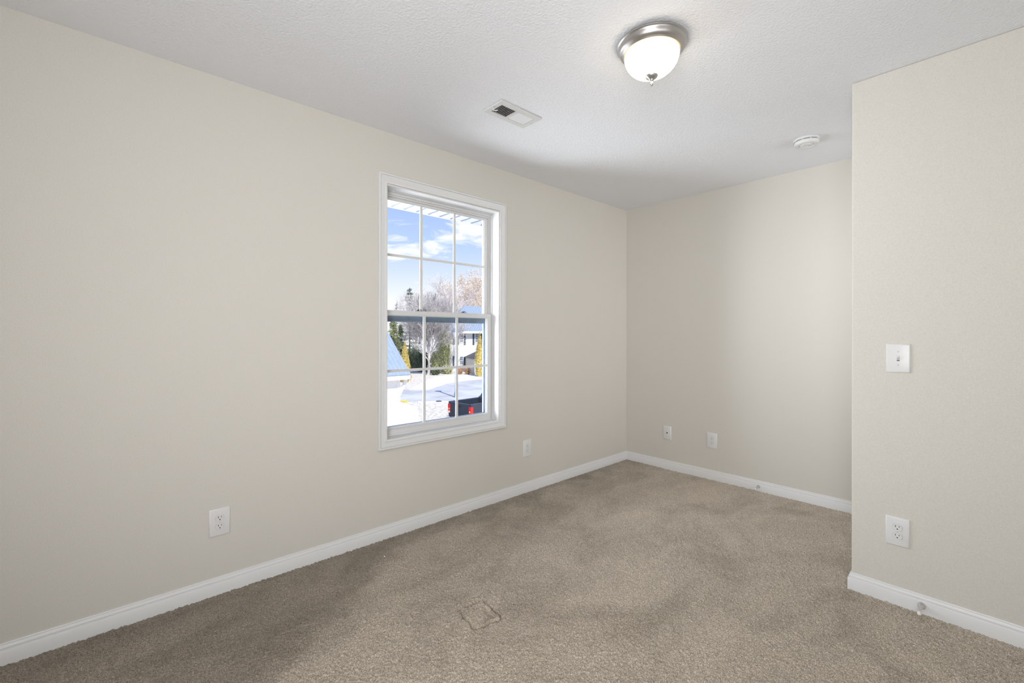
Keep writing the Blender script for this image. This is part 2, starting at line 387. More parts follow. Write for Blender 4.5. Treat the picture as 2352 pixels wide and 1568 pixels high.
# trim frames added round the unseen fill lamps: rear, side and recess
def fill_frame(name, axis, at, a0, a1, z0, z1, label):
    m = MB(); c = 0.06
    for p, q, r, t_ in ((a0 - c, a0, z0 - c, z1 + c), (a1, a1 + c, z0 - c, z1 + c), (a0, a1, z1, z1 + c), (a0, a1, z0 - c, z0)):
        if axis == 'Y': m.box((p, at, r), (q, at + 0.02, t_))
        else: m.box((at - 0.02, p, r), (at, q, t_))
    struct(m.build(name, M['trim']), label, 'fill_frame')
fill_frame('rear_fill_frame', 'Y', YF, 1.49, 3.11, 0.44, 2.36, 'added trim frame round the fill lamp behind the camera')
fill_frame('side_fill_frame', 'X', XR, -4.31, -2.49, 0.59, 2.21, 'added trim frame round the fill lamp on the side wall')
fill_frame('recess_fill_frame', 'X', XR, -0.91, -0.09, 0.44, 2.36, 'added trim frame round the fill lamp at the end of the recess')

# ================================================================== window_1
win = bpy.data.objects.new('window_1', None); COL.objects.link(win); struct(win, 'white double-hung window with grilles, looking onto the street', 'window')
# casing: moulded picture frame
m = MB(); CW = 0.0575
frame_prism(m, -2.602, -1.594, 0.535, 2.189, [(0, 0.0), (0, 0.0155), (0.002, 0.0175), (0.0105, 0.018), (0.0120, 0.0115), (0.0145, 0.0110), (0.017, 0.0170), (0.034, 0.0115), (0.043, 0.0075), (0.0455, 0.0130),
                                              (0.052, 0.0125), (CW, 0.0095), (CW, 0.0)])
m.build('casing', M['trim'], win, smooth=True)
# jamb liner
m = MB(); t = 0.006
m.box((-WT + 0.01, WY0 - t, WZ0 - t), (0.001, WY0, WZ1 + t)); m.box((-WT + 0.01, WY1, WZ0 - t), (0.001, WY1 + t, WZ1 + t))
m.box((-WT + 0.01, WY0, WZ1), (0.001, WY1, WZ1 + t)); m.box((-WT + 0.01, WY0, WZ0 - t), (0.001, WY1, WZ0))
m.build('jamb', M['trim'], win)
# vinyl frame: stepped stops
m = MB()
frame_prism(m, WY0, WY1, WZ0, WZ1, [(0, -0.070), (0.005, -0.070), (0.005, -0.088), (0.007, -0.088), (0.007, -0.160), (0, -0.160)])
m.box((-0.160, WY0 + .005, WZ1 - 0.020), (-0.088, WY1 - .005, WZ1 - 0.004))           # head stop
m.box((-0.105, WY0 + .005, WZ1 - 0.030), (-0.098, WY1 - .005, WZ1 - 0.018))
m.box((-0.160, WY0 + .005, WZ0 + 0.003), (-0.070, WY1 - .005, WZ0 + 0.010))           # sill
for ys, ye in ((WY0 + .005, WY0 + .014), (WY1 - .014, WY1 - .005)): m.box((-0.107, ys, WZ0 + .008), (-0.101, ye, WZ1 - .018))   # parting stops
m.build('frame', M['vinyl'], win, bevel=0.001)
def sash(name, x0, x1, y0, y1, z0, z1, st, bot, top, gx, mz, muntins):
    m = MB()
    m.box((x0, y0, z0), (x1, y0 + st, z1)); m.box((x0, y1 - st, z0), (x1, y1, z1))
    m.box((x0, y0 + st, z0), (x1, y1 - st, z0 + bot)); m.box((x0, y0 + st, z1 - top), (x1, y1 - st, z1))
    gb = 0.005   # glazing bead
    frame_prism(m, y0 + st - 0.001, y1 - st + 0.001, z0 + bot - 0.001, z1 - top + 0.001, [(0, x0 + 0.004), (0, x1 - 0.004), (gb, x1 - 0.009), (gb, x0 + 0.009)])
    s = m.build(name, M['vinyl'], win, bevel=0.0015)
    MB().box((gx - 0.002, y0 + st - .002, z0 + bot - .002), (gx + 0.002, y1 - st + .002, z1 - top + .002)).build('glass_pane', M['glass'], s)
    g = MB()
    for y in muntins: g.box((gx + 0.003, y - 0.0095, z0 + bot), (gx + 0.009, y + 0.0095, z1 - top))
    ys = [y0 + st] + [v for y in muntins for v in (y - .0095, y + .0095)] + [y1 - st]
    for k in range(0, len(ys), 2): g.box((gx + 0.0035, ys[k], mz - 0.0085), (gx + 0.0085, ys[k+1], mz + 0.0085))
    g.build('grille', M['vinyl'], s)
    return s
low = sash('lower_sash', -0.101, -0.075, -2.538, -1.667, 0.600, 1.376, 0.036, 0.041, 0.030, -0.090, 0.995, (-2.234, -1.972))
m = MB().box((-0.075, -2.52, 0.634), (-0.069, -1.70, 0.641)); m.build('lift_rail', M['vinyl'], low, bevel=0.0015)
upp = sash('upper_sash', -0.135, -0.109, -2.538, -1.667, 1.345, 2.112, 0.040, 0.030, 0.033, -0.124, 1.728, (-2.238, -1.970))
for y in (-2.277, -1.915):
    m = MB().box((-0.103, y - 0.026, 1.3755), (-0.081, y + 0.026, 1.380)); m.lathe([(0.001, 1.380), (0.010, 1.380), (0.010, 1.385), (0.006, 1.388), (0.001, 1.388)], 20, o=(-0.092, y, 0))
    m.box((-0.095, y - 0.002, 1.385), (-0.088, y + 0.024, 1.389)); m.build('sash_lock', M['lock'], low, bevel=0.0008, label='dark grey sash lock')
m = MB(); frame_prism(m, -2.545, -1.660, 0.610, 1.345, [(0, -0.158), (0, -0.142), (0.026, -0.142), (0.026, -0.158)])
m.box((-0.156, -2.53, 1.306), (-0.144, -1.69, 1.320)); m.build('screen_frame', M['screen'], win, bevel=0.001, label='blue-grey outer frame bar seen through the lower glass')

# own eave: soffit panels with ribs
e = thing('soffit_eave', 'white perforated eave soffit seen above the window glass outside', 'eave', (0, 0, 2.25))
XO = -0.80
m = MB().box((XO, -4.7, 0.0), (-WT - 0.021, 0.5, 0.015)); m.build('soffit_panel', M['soffit'], e)
m = MB(); y = -4.6
m = MB()
k = 0; y0 = -2.101
for k in range(-22, 23):
    y = y0 + k*0.1138; m.box((XO, y - 0.004, -0.006), (-WT - 0.021, y + 0.004, 0.001))
m.build('soffit_groove', M['lamp_blue_metal'], e, label='thin dark seams across the soffit')
m = MB().box((XO - 0.02, -4.7, -0.008), (XO, 0.5, 0.17)); m.build('fascia_board', M['white_fascia'], e)
m = MB().prism([(XO - 0.03, 0.17), (0.0, 0.45), (0.0, 0.40), (XO - 0.03, 0.12)], -4.7, 0.5, 'Y'); m.build('roof_edge', M['shingle'], e)

# ================================================================== wall plates (local: plate in XZ, facing -Y)
def plate_mb(w, h, t=0.0065):
    m = MB()
    def r(y, i): return [(-w/2 + i, y, -h/2 + i), (w/2 - i, y, -h/2 + i), (w/2 - i, y, h/2 - i), (-w/2 + i, y, h/2 - i)]
    return m.loft([r(0, 0), r(-t*0.45, 0), r(-t*0.8, 0.0016), r(-t, 0.0055)])
def screw(parent, z, y=-0.0066, r=0.003):
    MB().lathe([(0.0002, y - 0.0006), (r*0.8, y - 0.0005), (r, y), (r, y + 0.001)], 16, 'Y', (0, 0, z)).build('screw', M['screw'], parent, smooth=True)
def outlet(label, loc, rz, group='duplex outlets with white cover plates'):
    t = thing('electrical_outlet', label, 'outlet', loc, rz, group)
    plate_mb(0.0845, 0.1285).build('wall_plate', M['plate'], t, smooth=True)
    for zc in (0.0195, -0.0195):
        R, hh = 0.0172, 0.0140; a0 = math.asin(hh/R); poly = []
        for s in (0, 1):
            for k in range(15):
                an = -a0 + 2*a0*k/14 + s*PI; poly.append((R*math.cos(an), zc + R*math.sin(an)))
        gp = [(x*1.055, zc + (z - zc)*1.055) for x, z in poly]
        MB().prism(gp, -0.0067, -0.006, 'Y').build('socket_gap', M['screw'], t)
        s = MB().prism(poly, -0.0085, -0.006, 'Y').build('socket', M['plate'], t, bevel=0.0006)
        h = MB().box((-0.0075, -0.0088, zc + 0.001), (-0.0053, -0.008, zc + 0.0095)).box((0.0053, -0.0088, zc + 0.002), (0.0073, -0.008, zc + 0.009))
        h.lathe([(0.0002, -0.0088), (0.0026, -0.0088), (0.0026, -0.008)], 14, 'Y', (0, 0, zc - 0.0065))
        h.build('slot', M['dark'], s)
    screw(t, 0.0, r=0.0022)
    return t
outlet('white duplex outlet low on the window wall, the one before the window', (0, -3.396, 0.338), PI/2)
outlet('white duplex outlet low on the window wall, between window and far corner', (0, -1.366, 0.3395), PI/2)
outlet('white duplex outlet low on the far wall, beside the blank plate with a centre hole', (0.841, 0, 0.329), 0)
outlet('white duplex outlet on the jutting wall, straight below the light switch', (2.1745, YP, 0.331), 0)
# cable plate
t = thing('cable_plate', 'small cover plate with one dark centre hole near the far corner', 'wall plate', (0.434, 0, 0.329), 0)
plate_mb(0.077, 0.120).build('wall_plate', M['plate'], t, smooth=True)
MB().lathe([(0.0002, -0.0072), (0.0062, -0.0072), (0.0068, -0.006)], 20, 'Y').build('cable_hole', M['dark'], t)
for z in (0.042, -0.042): screw(t, z)
# light switch
t = thing('light_switch', 'white toggle light switch on the jutting wall', 'light switch', (2.1765, YP, 1.119), 0)
plate_mb(0.0845, 0.1285).build('wall_plate', M['plate'], t, smooth=True)
MB().box((-0.0055, -0.0069, -0.0125), (0.0055, -0.006, 0.0125)).build('toggle_slot', M['screw'], t)
MB().hexa([(-0.0042, -0.006, -0.008), (0.0042, -0.006, -0.008), (0.0042, -0.006, 0.006), (-0.0042, -0.006, 0.006),
           (-0.0034, -0.0205, 0.0050), (0.0034, -0.0205, 0.0050), (0.0034, -0.0195, 0.0118), (-0.0034, -0.0195, 0.0118)]).build('toggle', M['plate'], t, bevel=0.0008)
MB().box((-0.0045, -0.0072, -0.0120), (0.0045, -0.0066, -0.0085)).build('slot_shadow_gap', M['dark'], t)
for z in (0.0302, -0.0302): screw(t, z)

# ================================================================== door stops
def doorstop(label, loc):
    t = thing('door_stop', label, 'door stop', loc, 0)
    prof = [(0.0001, 0.0), (0.0145, 0.0), (0.0140, -0.003), (0.0100, -0.009), (0.0070, -0.018), (0.0052, -0.032), (0.0047, -0.060), (0.0047, -0.076), (0.0001, -0.076)]
    MB().lathe(prof, 28, 'Y').build('post', M['satin'], t, smooth=True)
    MB().lathe([(0.0001, -0.074), (0.0065, -0.074), (0.0074, -0.078), (0.0068, -0.088), (0.0035, -0.0905), (0.0001, -0.091)], 24, 'Y').build('tip', M['rubber'], t, smooth=True, label='cream rubber tip')
    return t
s1 = doorstop('short nickel door stop on the far wall baseboard', (1.208, -0.013, 0.036))
s1.scale = (0.85, 0.85, 0.85)
doorstop('nickel door stop on the baseboard of the jutting wall', (2.257, YP - 0.013, 0.036))

# ================================================================== ceiling light
t = thing('ceiling_light', 'flush ceiling light, lit alabaster bowl in a brushed nickel pan', 'ceiling light', (1.511, -2.116, H))
pan = [(0.0001, 0.0), (0.128, 0.0), (0.134, -0.003), (0.1385, -0.007), (0.1415, -0.011), (0.1412, -0.014), (0.1365, -0.017), (0.1345, -0.021), (0.1335, -0.027), (0.130, -0.035), (0.124, -0.0405),
       (0.119, -0.0425), (0.1175, -0.0445), (0.1145, -0.047), (0.1125, -0.0465), (0.1125, -0.040), (0.108, -0.034)]
MB().lathe(pan, 96).build('pan', M['nickel'], t, smooth=True)
bowl = [(0.1105, -0.038), (0.1108, -0.048)]
for k in range(1, 19):
    a_ = k/18*PI/2; bowl.append((0.1108*math.cos(a_)**0.92 if k < 18 else 0.0006, -0.048 - 0.093*math.sin(a_)))
MB().lathe(bowl, 96).build('glass_bowl', M['bowl'], t, smooth=True, label='glowing frosted alabaster glass bowl')
fin = [(0.0005, -0.1375), (0.0265, -0.1365), (0.0262, -0.1395), (0.022, -0.1455), (0.0145, -0.151), (0.0095, -0.1545), (0.0085, -0.1575), (0.0050, -0.161), (0.0048, -0.166), (0.0066, -0.169), (0.0068, -0.1735), (0.0040, -0.179), (0.0005, -0.181)]
MB().lathe(fin, 40).build('finial', M['nickel'], t, smooth=True)

# ================================================================== ceiling register
t = thing('ceiling_vent', 'white rectangular air register in the ceiling', 'vent', (0.675, -2.135, H))
hx, hy = 0.076, 0.150
m = MB()
def rr(z, i): return [(-hx + i, -hy + i, z), (hx - i, -hy + i, z), (hx - i, hy - i, z), (-hx + i, hy - i, z)]
def rin(z, i): return [(-hx + i, -hy + i, z), (hx - i, -hy + i, z), (hx - i, hy - i, z), (-hx + i, hy - i, z)]
rings = [rr(0, 0.004), rr(-0.0025, 0.004), rr(-0.0025, 0), rr(-0.0065, 0), rr(-0.008, 0.003), rr(-0.008, 0.031), rr(-0.001, 0.031)]
m.loft(rings, caps=False)
m.box((-hx + 0.030, -0.012, -0.008), (hx - 0.030, 0.004, -0.001))
m.build('register_frame', M['vinyl'], t, smooth=False)
MB().box((-hx + 0.02, -hy + 0.02, -0.0012), (hx - 0.02, hy - 0.02, -0.0004)).build('duct_opening', M['duct'], t, label='dark duct behind the louvers')
def louvers(y0, y1, n, tilt):
    m = MB(); p = (y1 - y0)/n
    for k in range(n):
        y = y0 + (k + 0.5)*p; dy = 0.0045*tilt; x = hx - 0.031
        m.hexa([(-x, y - dy - 0.0006, -0.0078), (x, y - dy - 0.0006, -0.0078), (x, y - dy + 0.0006, -0.0078), (-x, y - dy + 0.0006, -0.0078),
                (-x, y + dy - 0.0006, -0.0014), (x, y + dy - 0.0006, -0.0014), (x, y + dy + 0.0006, -0.0014), (-x, y + dy + 0.0006, -0.0014)])
    return m
louvers(-hy + 0.024, -0.012, 9, 0.75).build('louver_bank', M['vinyl'], t)
louvers(0.004, hy - 0.035, 9, -1.45).build('louver_bank', M['vinyl'], t)
m = MB().box((-0.012, -hy + 0.012, -0.020), (-0.008, -hy + 0.022, -0.008)).tube([(-0.010, -hy + 0.016, -0.018), (-0.004, -hy + 0.030, -0.020), (0.010, -hy + 0.032, -0.021)], 0.0025, 8)
m.build('damper_lever', M['vinyl'], t)
for x, y in ((0.006, -hy + 0.010), (0.003, hy - 0.012)):
    MB().lathe([(0.0003, -0.0098), (0.0035, -0.0094), (0.004, -0.0078)], 14, o=(x, y, 0)).build('screw', M['screw'], t, smooth=True)

# ================================================================== smoke alarm
t = thing('smoke_alarm', 'round white smoke alarm on the ceiling by the jutting wall', 'smoke alarm', (1.672, -0.572, H))
MB().lathe([(0.0001, 0), (0.068, 0), (0.070, -0.003), (0.069, -0.010), (0.0655, -0.013), (0.0001, -0.013)], 72).build('base', M['plate'], t, smooth=True)
MB().lathe([(0.062, -0.0125), (0.0655, -0.0145), (0.0665, -0.018), (0.0655, -0.030), (0.0625, -0.0355), (0.058, -0.038), (0.044, -0.0395), (0.042, -0.036), (0.036, -0.0345), (0.031, -0.0365), (0.0295, -0.040), (0.020, -0.042), (0.0185, -0.0405),
            (0.008, -0.0405), (0.0001, -0.0405)], 72).build('cover', M['plate'], t, smooth=True)
for a0, a1 in ((150, 178), (186, 224), (232, 262), (270, 300), (308, 338)):
    rings = []
    for k in range(9):
        an = math.radians(a0 + (a1 - a0)*k/8); cc, ss = math.cos(an), math.sin(an)
        rings.append([(r*cc, r*ss, z) for r, z in ((0.0640, -0.0150), (0.0674, -0.0155), (0.0674, -0.0175), (0.0640, -0.0175))])
    MB().loft(rings).build('slot', M['dark'], t)
MB().box((-0.008, -0.030, -0.0425), (0.004, -0.027, -0.0405)).build('indicator_slot', M['screw'], t)
MB().lathe([(0.0002, -0.0435), (0.004, -0.043), (0.0045, -0.040)], 16, o=(0.012, 0.006, 0)).build('test_button', M['screw'], t)

# small white fleck lying on the pile
o = MB().hexa([(-0.005, -0.002, 0), (0.004, -0.003, 0), (0.006, 0.002, 0), (-0.004, 0.003, 0), (-0.004, -0.002, 0.0025), (0.003, -0.002, 0.003), (0.005, 0.002, 0.002), (-0.003, 0.002, 0.003)]).build('paper_scrap', M['lens_white'], loc=(0.209, -2.661, 0.0045))
o['label'] = 'tiny white paper scrap on the carpet near the window wall'; o['category'] = 'scrap'

# ================================================================== outdoors
GZ = -3.57
def P(u, v, D): return CAM + D*(FW + (u - 1176)/F_PX*RT + (HZ - v)/F_PX*UP)
def G(u, v=None, D=None):           # a point of the yard seen along that bearing
    if D is None: D = F_PX*(CAM.z - GZ)/(v - HZ)
    p = P(u, HZ, D); p.z = GZ; return p
def poly_ground(name, pts, z, m, label, cat, th=0.06):
    base = [(p.x, p.y) for p in pts]
    o = MB().prism(base, GZ - 0.1, GZ + z, 'Z').build(name, m); return struct(o, label, cat)
o = MB().box((-170, -90, GZ - 0.5), (-WT - 0.05, 150, GZ)).build('lawn', M['dry_grass']); struct(o, 'dry tan winter grass of the yards', 'lawn')
road = [G(780, D=33), G(918, 924), G(960, 922.5), G(1060, 921), G(1176, 920), G(1450, 918), G(1450, 866), G(1176, 868), G(1112, 871), G(1062, 876), G(1026, 882), G(1002, 890), G(985, 896), G(945, 897.5), G(918, 892), G(850, 885), G(760, 880)]
poly_ground('road', road, 0.02, M['asphalt'], 'pale asphalt street curving past the yard', 'road')
dv = [G(1000, 866), G(1040, 860), G(1115, 862), G(1180, 860), G(1180, 867), G(1112, 870), G(1060, 875.5), G(1024, 881), G(1006, 888), G(986, 894), G(975, 895), G(940, 893), G(960, 884)]
poly_ground('driveway', dv, 0.014, M['concrete'], 'bleached concrete apron beyond the street', 'driveway')
kb = [G(960, 923), G(1060, 921.5), G(1176, 920.5), G(1176, 923.5), G(1060, 925), G(960, 926)]
poly_ground('sidewalk', kb, 0.05, M['concrete'], 'pale concrete curb along the near edge of the street', 'curb')
yb = G(915, 921.0), G(936, 924.5)
d = (yb[1] - yb[0]).normalized(); n = Vector((-d.y, d.x, 0))*0.10
o = MB().prism([(yb[0].x - n.x, yb[0].y - n.y), (yb[1].x - n.x, yb[1].y - n.y), (yb[1].x + n.x, yb[1].y + n.y), (yb[0].x + n.x, yb[0].y + n.y)], GZ, GZ + 0.08, 'Z').build('parking_curb', M['yellow_paint'])
o['label'] = 'short yellow painted curb at the street edge behind the picket fence'; o['category'] = 'curb'
# street drain
p = G(1008, 923.4); t = thing('storm_drain', 'dark storm drain mouth at the street edge', 'drain', (p.x, p.y, GZ + 0.05))
MB().lathe([(0.001, 0.04), (0.20, 0.04), (0.24, 0.0)], 24).build('drain_grate', M['truck_bed'], t)
t.scale = (0.9, 0.9, 1)

# --- vegetation makers
rnd = random.Random(5)
def leafcloud(name, m, parent, n, shape, size, loc=(0, 0, 0)):
    """shape(): returns a local point; n small leaves, each a bent two-triangle chip"""
    vs, fs = [], []
    for i in range(n):
        c = Vector(shape()); a_ = Vector((rnd.gauss(0, 1), rnd.gauss(0, 1), rnd.gauss(0, 1))).normalized(); b_ = a_.orthogonal().normalized()
        b_ = (b_*math.cos(1.0*i) + a_.cross(b_)*math.sin(1.0*i)); s = size*rnd.uniform(0.6, 1.4); k = len(vs); cc = a_.cross(b_)
        vs += [tuple(c - a_*s), tuple(c + b_*s*0.45 + cc*s*0.12), tuple(c + a_*s), tuple(c - b_*s*0.45 + cc*s*0.12)]; fs += [(k, k+1, k+2), (k, k+2, k+3)]
    mb = MB(); mb.v = vs; mb.f = fs
    o = mb.build(name, m, parent); o.location = loc; return o
def blob(name, m, parent, rx, ry, h, z0=0.0, shape=lambda t: math.sqrt(max(0.0, 1 - (2*t - 1)**2)), n=22):
    rings = []
    for i in range(n + 1):
        t_ = i/n; r = max(0.02, shape(t_)); ring = []
        for k in range(20):
            an = 2*PI*k/20; q = r*rnd.uniform(0.86, 1.06); ring.append((rx*q*math.cos(an), ry*q*math.sin(an), z0 + h*t_))
        rings.append(ring)
    return MB().loft(rings).build(name, m, parent, smooth=True)
def arborvitae(label, u, vbase, h, w, lean=0.0):
    p = G(u, vbase); t = thing('arborvitae', label, 'shrub', (p.x, p.y, GZ))
    prof = lambda q: (0.72 + 0.9*q if q < 0.3 else 1.0*(1 - ((q - 0.3)/0.7)**1.35))
    blob('inner_foliage', M['leaf_gold'], t, w*0.40, w*0.40, h*0.94, 0.05, lambda q: max(0.03, min(1, prof(q))))
    def sh():
        q = rnd.random()**0.9; r = min(1, prof(q))*w*0.5*rnd.uniform(0.8, 1.02); an = rnd.uniform(0, 2*PI); return (r*math.cos(an), r*math.sin(an), 0.05 + q*h*0.98)
    leafcloud('foliage', M['leaf_gold'], t, 4500, sh, 0.05)
    MB().tube([(0, 0, 0), (0, 0, h*0.5)], 0.06, 6).build('trunk', M['bark_brown'], t)
    return t
arborvitae('slim golden arborvitae behind the neighbouring metal roof', 930, 877, 4.05, 1.15)
arborvitae('tall golden arborvitae in front of the far white house', 1102, 864, 5.05, 1.25)

def branch(mb, p, d, L, r, lvl, maxl, spread, up=0.25, kids=(3, 5), tips=None):
    pts = [Vector(p)]; rs = [r]; dd = Vector(d).normalized(); n = 4
    for i in range(n):
        dd = (dd + Vector((rnd.gauss(0, .13), rnd.gauss(0, .13), rnd.gauss(0, .10) + up*0.10))).normalized()
        pts.append(pts[-1] + dd*L/n); rs.append(r*(1 - 0.55*(i + 1)/n))
    mb.tube(pts, [max(q_, 0.010) for q_ in rs], 5 if lvl < 2 else 3)
    if tips is not None and lvl >= maxl - 1: tips.append(pts[-1])
    if lvl >= maxl: return
    for k in range(rnd.randint(*kids)):
        i = rnd.randint(1, n) if lvl else rnd.randint(2, n)
        side_ = dd.orthogonal().normalized(); an = rnd.uniform(0, 2*PI); side_ = side_*math.cos(an) + dd.cross(side_)*math.sin(an)
        nd_ = (dd*rnd.uniform(0.55, 1.0) + side_*spread*rnd.uniform(0.6, 1.1) + Vector((0, 0, up))).normalized()
        branch(mb, pts[i], nd_, L*rnd.uniform(0.58, 0.80), rs[i]*0.62, lvl + 1, maxl, spread, up, kids, tips)
def bare_tree(label, u, vbase=None, D=None, h=10.0, tr=0.16, lv=5, m='bark_grey', kids=(4, 6), spread=0.75, seed=3, leaves=None, trunk_h=0.22, n_main=7, name='bare_tree', reach=1.0):
    global rnd
    rnd = random.Random(seed)
    p = G(u, vbase, D); t = thing(name, label, 'tree', (p.x, p.y, GZ))
    mb = MB(); th = h*trunk_h
    MB().tube([(0, 0, -0.05), (0.02, 0, th*0.5), (0.0, 0.03, th), (0.05, 0, h*0.5)], [tr*1.25, tr, tr*0.9, tr*0.45], 10).build('trunk', M[m], t, smooth=True)
    tips = []
    for k in range(n_main):
        an = 2*PI*k/n_main + rnd.uniform(-.3, .3); z = th*rnd.uniform(0.85, 1.9)
        branch(mb, (0, 0, z), (math.cos(an)*0.75, math.sin(an)*0.75, rnd.uniform(0.6, 1.5)), h*rnd.uniform(0.30, 0.40)*reach, tr*0.42, 1, lv, spread, 0.22, kids, tips)
    mb.build('branches', M[m], t)
    if leaves:
        mk, n, sz = leaves
        def sh():
            q = rnd.choice(tips); return (q.x + rnd.gauss(0, .22), q.y + rnd.gauss(0, .22), q.z + rnd.gauss(0, .18))
        leafcloud('leaves', M[mk], t, n, sh, sz)
    return t
bare_tree('leafless grey tree with a pale trunk standing at the lawn edge', 985, 861, h=10.6, tr=0.17, lv=6, seed=11, kids=(3, 5), spread=0.55, n_main=9, trunk_h=0.17, reach=0.86)
bare_tree('pale leafless tree behind the grey trunked tree', 1004, D=72, h=12.0, tr=0.16, lv=5, m='twig_pale', seed=4, kids=(4, 6))
bare_tree('pale leafless tree rising behind the golden shrub', 957, D=90, h=9.6, tr=0.15, lv=5, m='twig_pale', seed=8, kids=(4, 6))
bare_tree('oak keeping tan leaves, tall behind the white house roof', 1086, D=88, h=15.6, tr=0.24, lv=5, m='twig_pale', seed=21, kids=(3, 5), leaves=('leaf_tan', 16000, 0.13), name='oak_tree')
bare_tree('tan leaved tree crown between the oak and the bare trees', 1040, D=106, h=16.0, tr=0.22, lv=4, m='twig_pale', seed=31, kids=(4, 6), leaves=('leaf_tan', 9000, 0.15), name='oak_tree')

rnd = random.Random(9)
def conifer(label, u, D, h, w, m, n_tiers=18, density=1.0, bare=0.12):
    p = G(u, D=D); t = thing('conifer', label, 'tree', (p.x, p.y, GZ))
    MB().tube([(0, 0, 0), (0, 0, h)], [0.16, 0.015], 8).build('trunk', M['bark_brown'], t)
    mb = MB(); pts = []
    for i in range(n_tiers):
        q = bare + (1 - bare)*i/n_tiers; z = h*q; L = w*0.5*(1 - q)**0.8*rnd.uniform(0.8, 1.1) + 0.08
        for k in range(7):
            an = rnd.uniform(0, 2*PI); e_ = Vector((L*math.cos(an), L*math.sin(an), -L*0.12 + rnd.uniform(-.1, .2)))
            mb.tube([(0, 0, z), tuple(Vector((0, 0, z)) + e_)], [0.025, 0.006], 3); pts.append((z, e_))
    mb.tube([(0, 0, h*bare*0.9), (0, 0, h*0.98)], 0.03, 6)
    mb.build('branches', M['bark_brown'], t)
    def sh():
        z, e_ = rnd.choice(pts); s = rnd.uniform(0.15, 1.05); return (e_.x*s + rnd.gauss(0, .08), e_.y*s + rnd.gauss(0, .08), z + e_.z*s + rnd.gauss(0, .10))
    leafcloud('needles', M[m], t, int(6000*density), sh, 0.085)
    return t
conifer('open branched conifer, its top against the sky behind the bare trees', 941, 72, 12.4, 5.6, 'needle_grey', 20, 1.2, 0.1)
conifer('small distant conifer top just over the neighbouring roof', 911, 95, 11.6, 2.6, 'needle_grey', 16, 0.5)
conifer('olive evergreen beside the golden shrub behind the metal roof', 903, 60, 7.0, 3.4, 'needle_olive', 20, 1.3, 0.05)
conifer('dark evergreen rising by the golden shrub', 921, 64, 6.2, 3.2, 'needle_dark', 18, 0.9, 0.05)
def bush(label, u, D, h, w, m, n=5200, cat='shrub', leaf=0.075):
    p = G(u, D=D); t = thing('bush', label, cat, (p.x, p.y, GZ))
    blob('inner_foliage', M[m], t, w*0.30, w*0.30, h*0.72)
    def sh():
        while True:
            x, y, z = (rnd.uniform(-1, 1) for _ in range(3))
            r = x*x + y*y + z*z
            if 0.15 < r < 1.0:
                k = 0.75 + 0.35*math.sin(5*math.atan2(y, x) + 4*z + w)**2
                return (x*w/2*k, y*w/2*k, max(0.03, h*0.48 + z*h*0.52*k))
    leafcloud('foliage', M[m], t, n, sh, leaf)
    return t
bush('dark evergreen bush behind the lawn, nearest the golden shrub', 952, 62, 3.1, 2.6, 'needle_dark')
bush('dark evergreen bush just beside the pale tree trunk', 969, 57.2, 2.8, 2.2, 'needle_dark')
bush('tall loose green tree against the corner of the white house', 1020, 56.8, 6.0, 1.9, 'leaf_green', 6500, cat='tree')
bush('big sunlit green bush between the pale trunk and the white house', 1003, 54.6, 2.9, 1.9, 'leaf_green', 4000)
bush('low green bush at the corner of the white house', 1028, 54.0, 1.2, 1.3, 'leaf_green', 1500)
bush('low dark hedge clump at the foot of the bare tree', 1000, 52.6, 0.9, 1.2, 'needle_dark', 1500)
bush('small rust coloured bush against the white house wall', 1057, 53.5, 0.9, 0.8, 'leaf_rust', 900, leaf=0.05)
bush('second small rust coloured bush, beside the tall golden arborvitae', 1074, 53.5, 0.9, 0.8, 'leaf_rust', 900, leaf=0.05)
bush('scrubby brown bush under the neighbouring roof end', 919, 46.5, 0.75, 0.72, 'leaf_gold', 900, leaf=0.05)
bush('scrubby brown bush in the open beyond the roof bracket', 938, 46.8, 0.75, 0.72, 'leaf_gold', 900, leaf=0.05)

# --- neighbouring building with metal roof (eave along Y, roof rising to -X)
E0 = P(943, 858.5, 20.0)
t = thing('neighbour_building', 'nearby white building with blue-grey standing seam metal roof', 'building', (E0.x, E0.y, GZ))
ez = E0.z - GZ; pitch = 1.81/2.08; Lr = 9.0; RW = 4.0
m = MB().prism([(0, ez), (-RW, ez + RW*pitch), (-RW, ez + RW*pitch - 0.06), (0, ez - 0.06)], -Lr, 0, 'Y')
m.prism([(-RW, ez + RW*pitch), (-2*RW, ez), (-2*RW, ez - 0.06), (-RW, ez + RW*pitch - 0.06)], -Lr, 0, 'Y')
y = -0.10
while y > -Lr:
    m.prism([(0.0, ez), (-RW, ez + RW*pitch), (-RW, ez + RW*pitch + 0.012), (0.0, ez + 0.012)], y - 0.008, y + 0.008, 'Y'); y -= 0.19
m.build('roof', M['metal_roof'], t)
MB().box((-0.04, -Lr, ez - 0.24), (0.0, 0.0, ez - 0.05)).box((-0.32, -Lr, ez - 0.24), (-0.04, 0, ez - 0.22)).build('fascia', M['white_fascia'], t)
MB().prism([(-0.05, ez - 0.22), (-0.05, ez - 0.07), (-RW, ez + RW*pitch - 0.07), (-RW, ez + RW*pitch - 0.22)], -0.04, 0.0, 'Y').build('rake_board', M['white_fascia'], t)
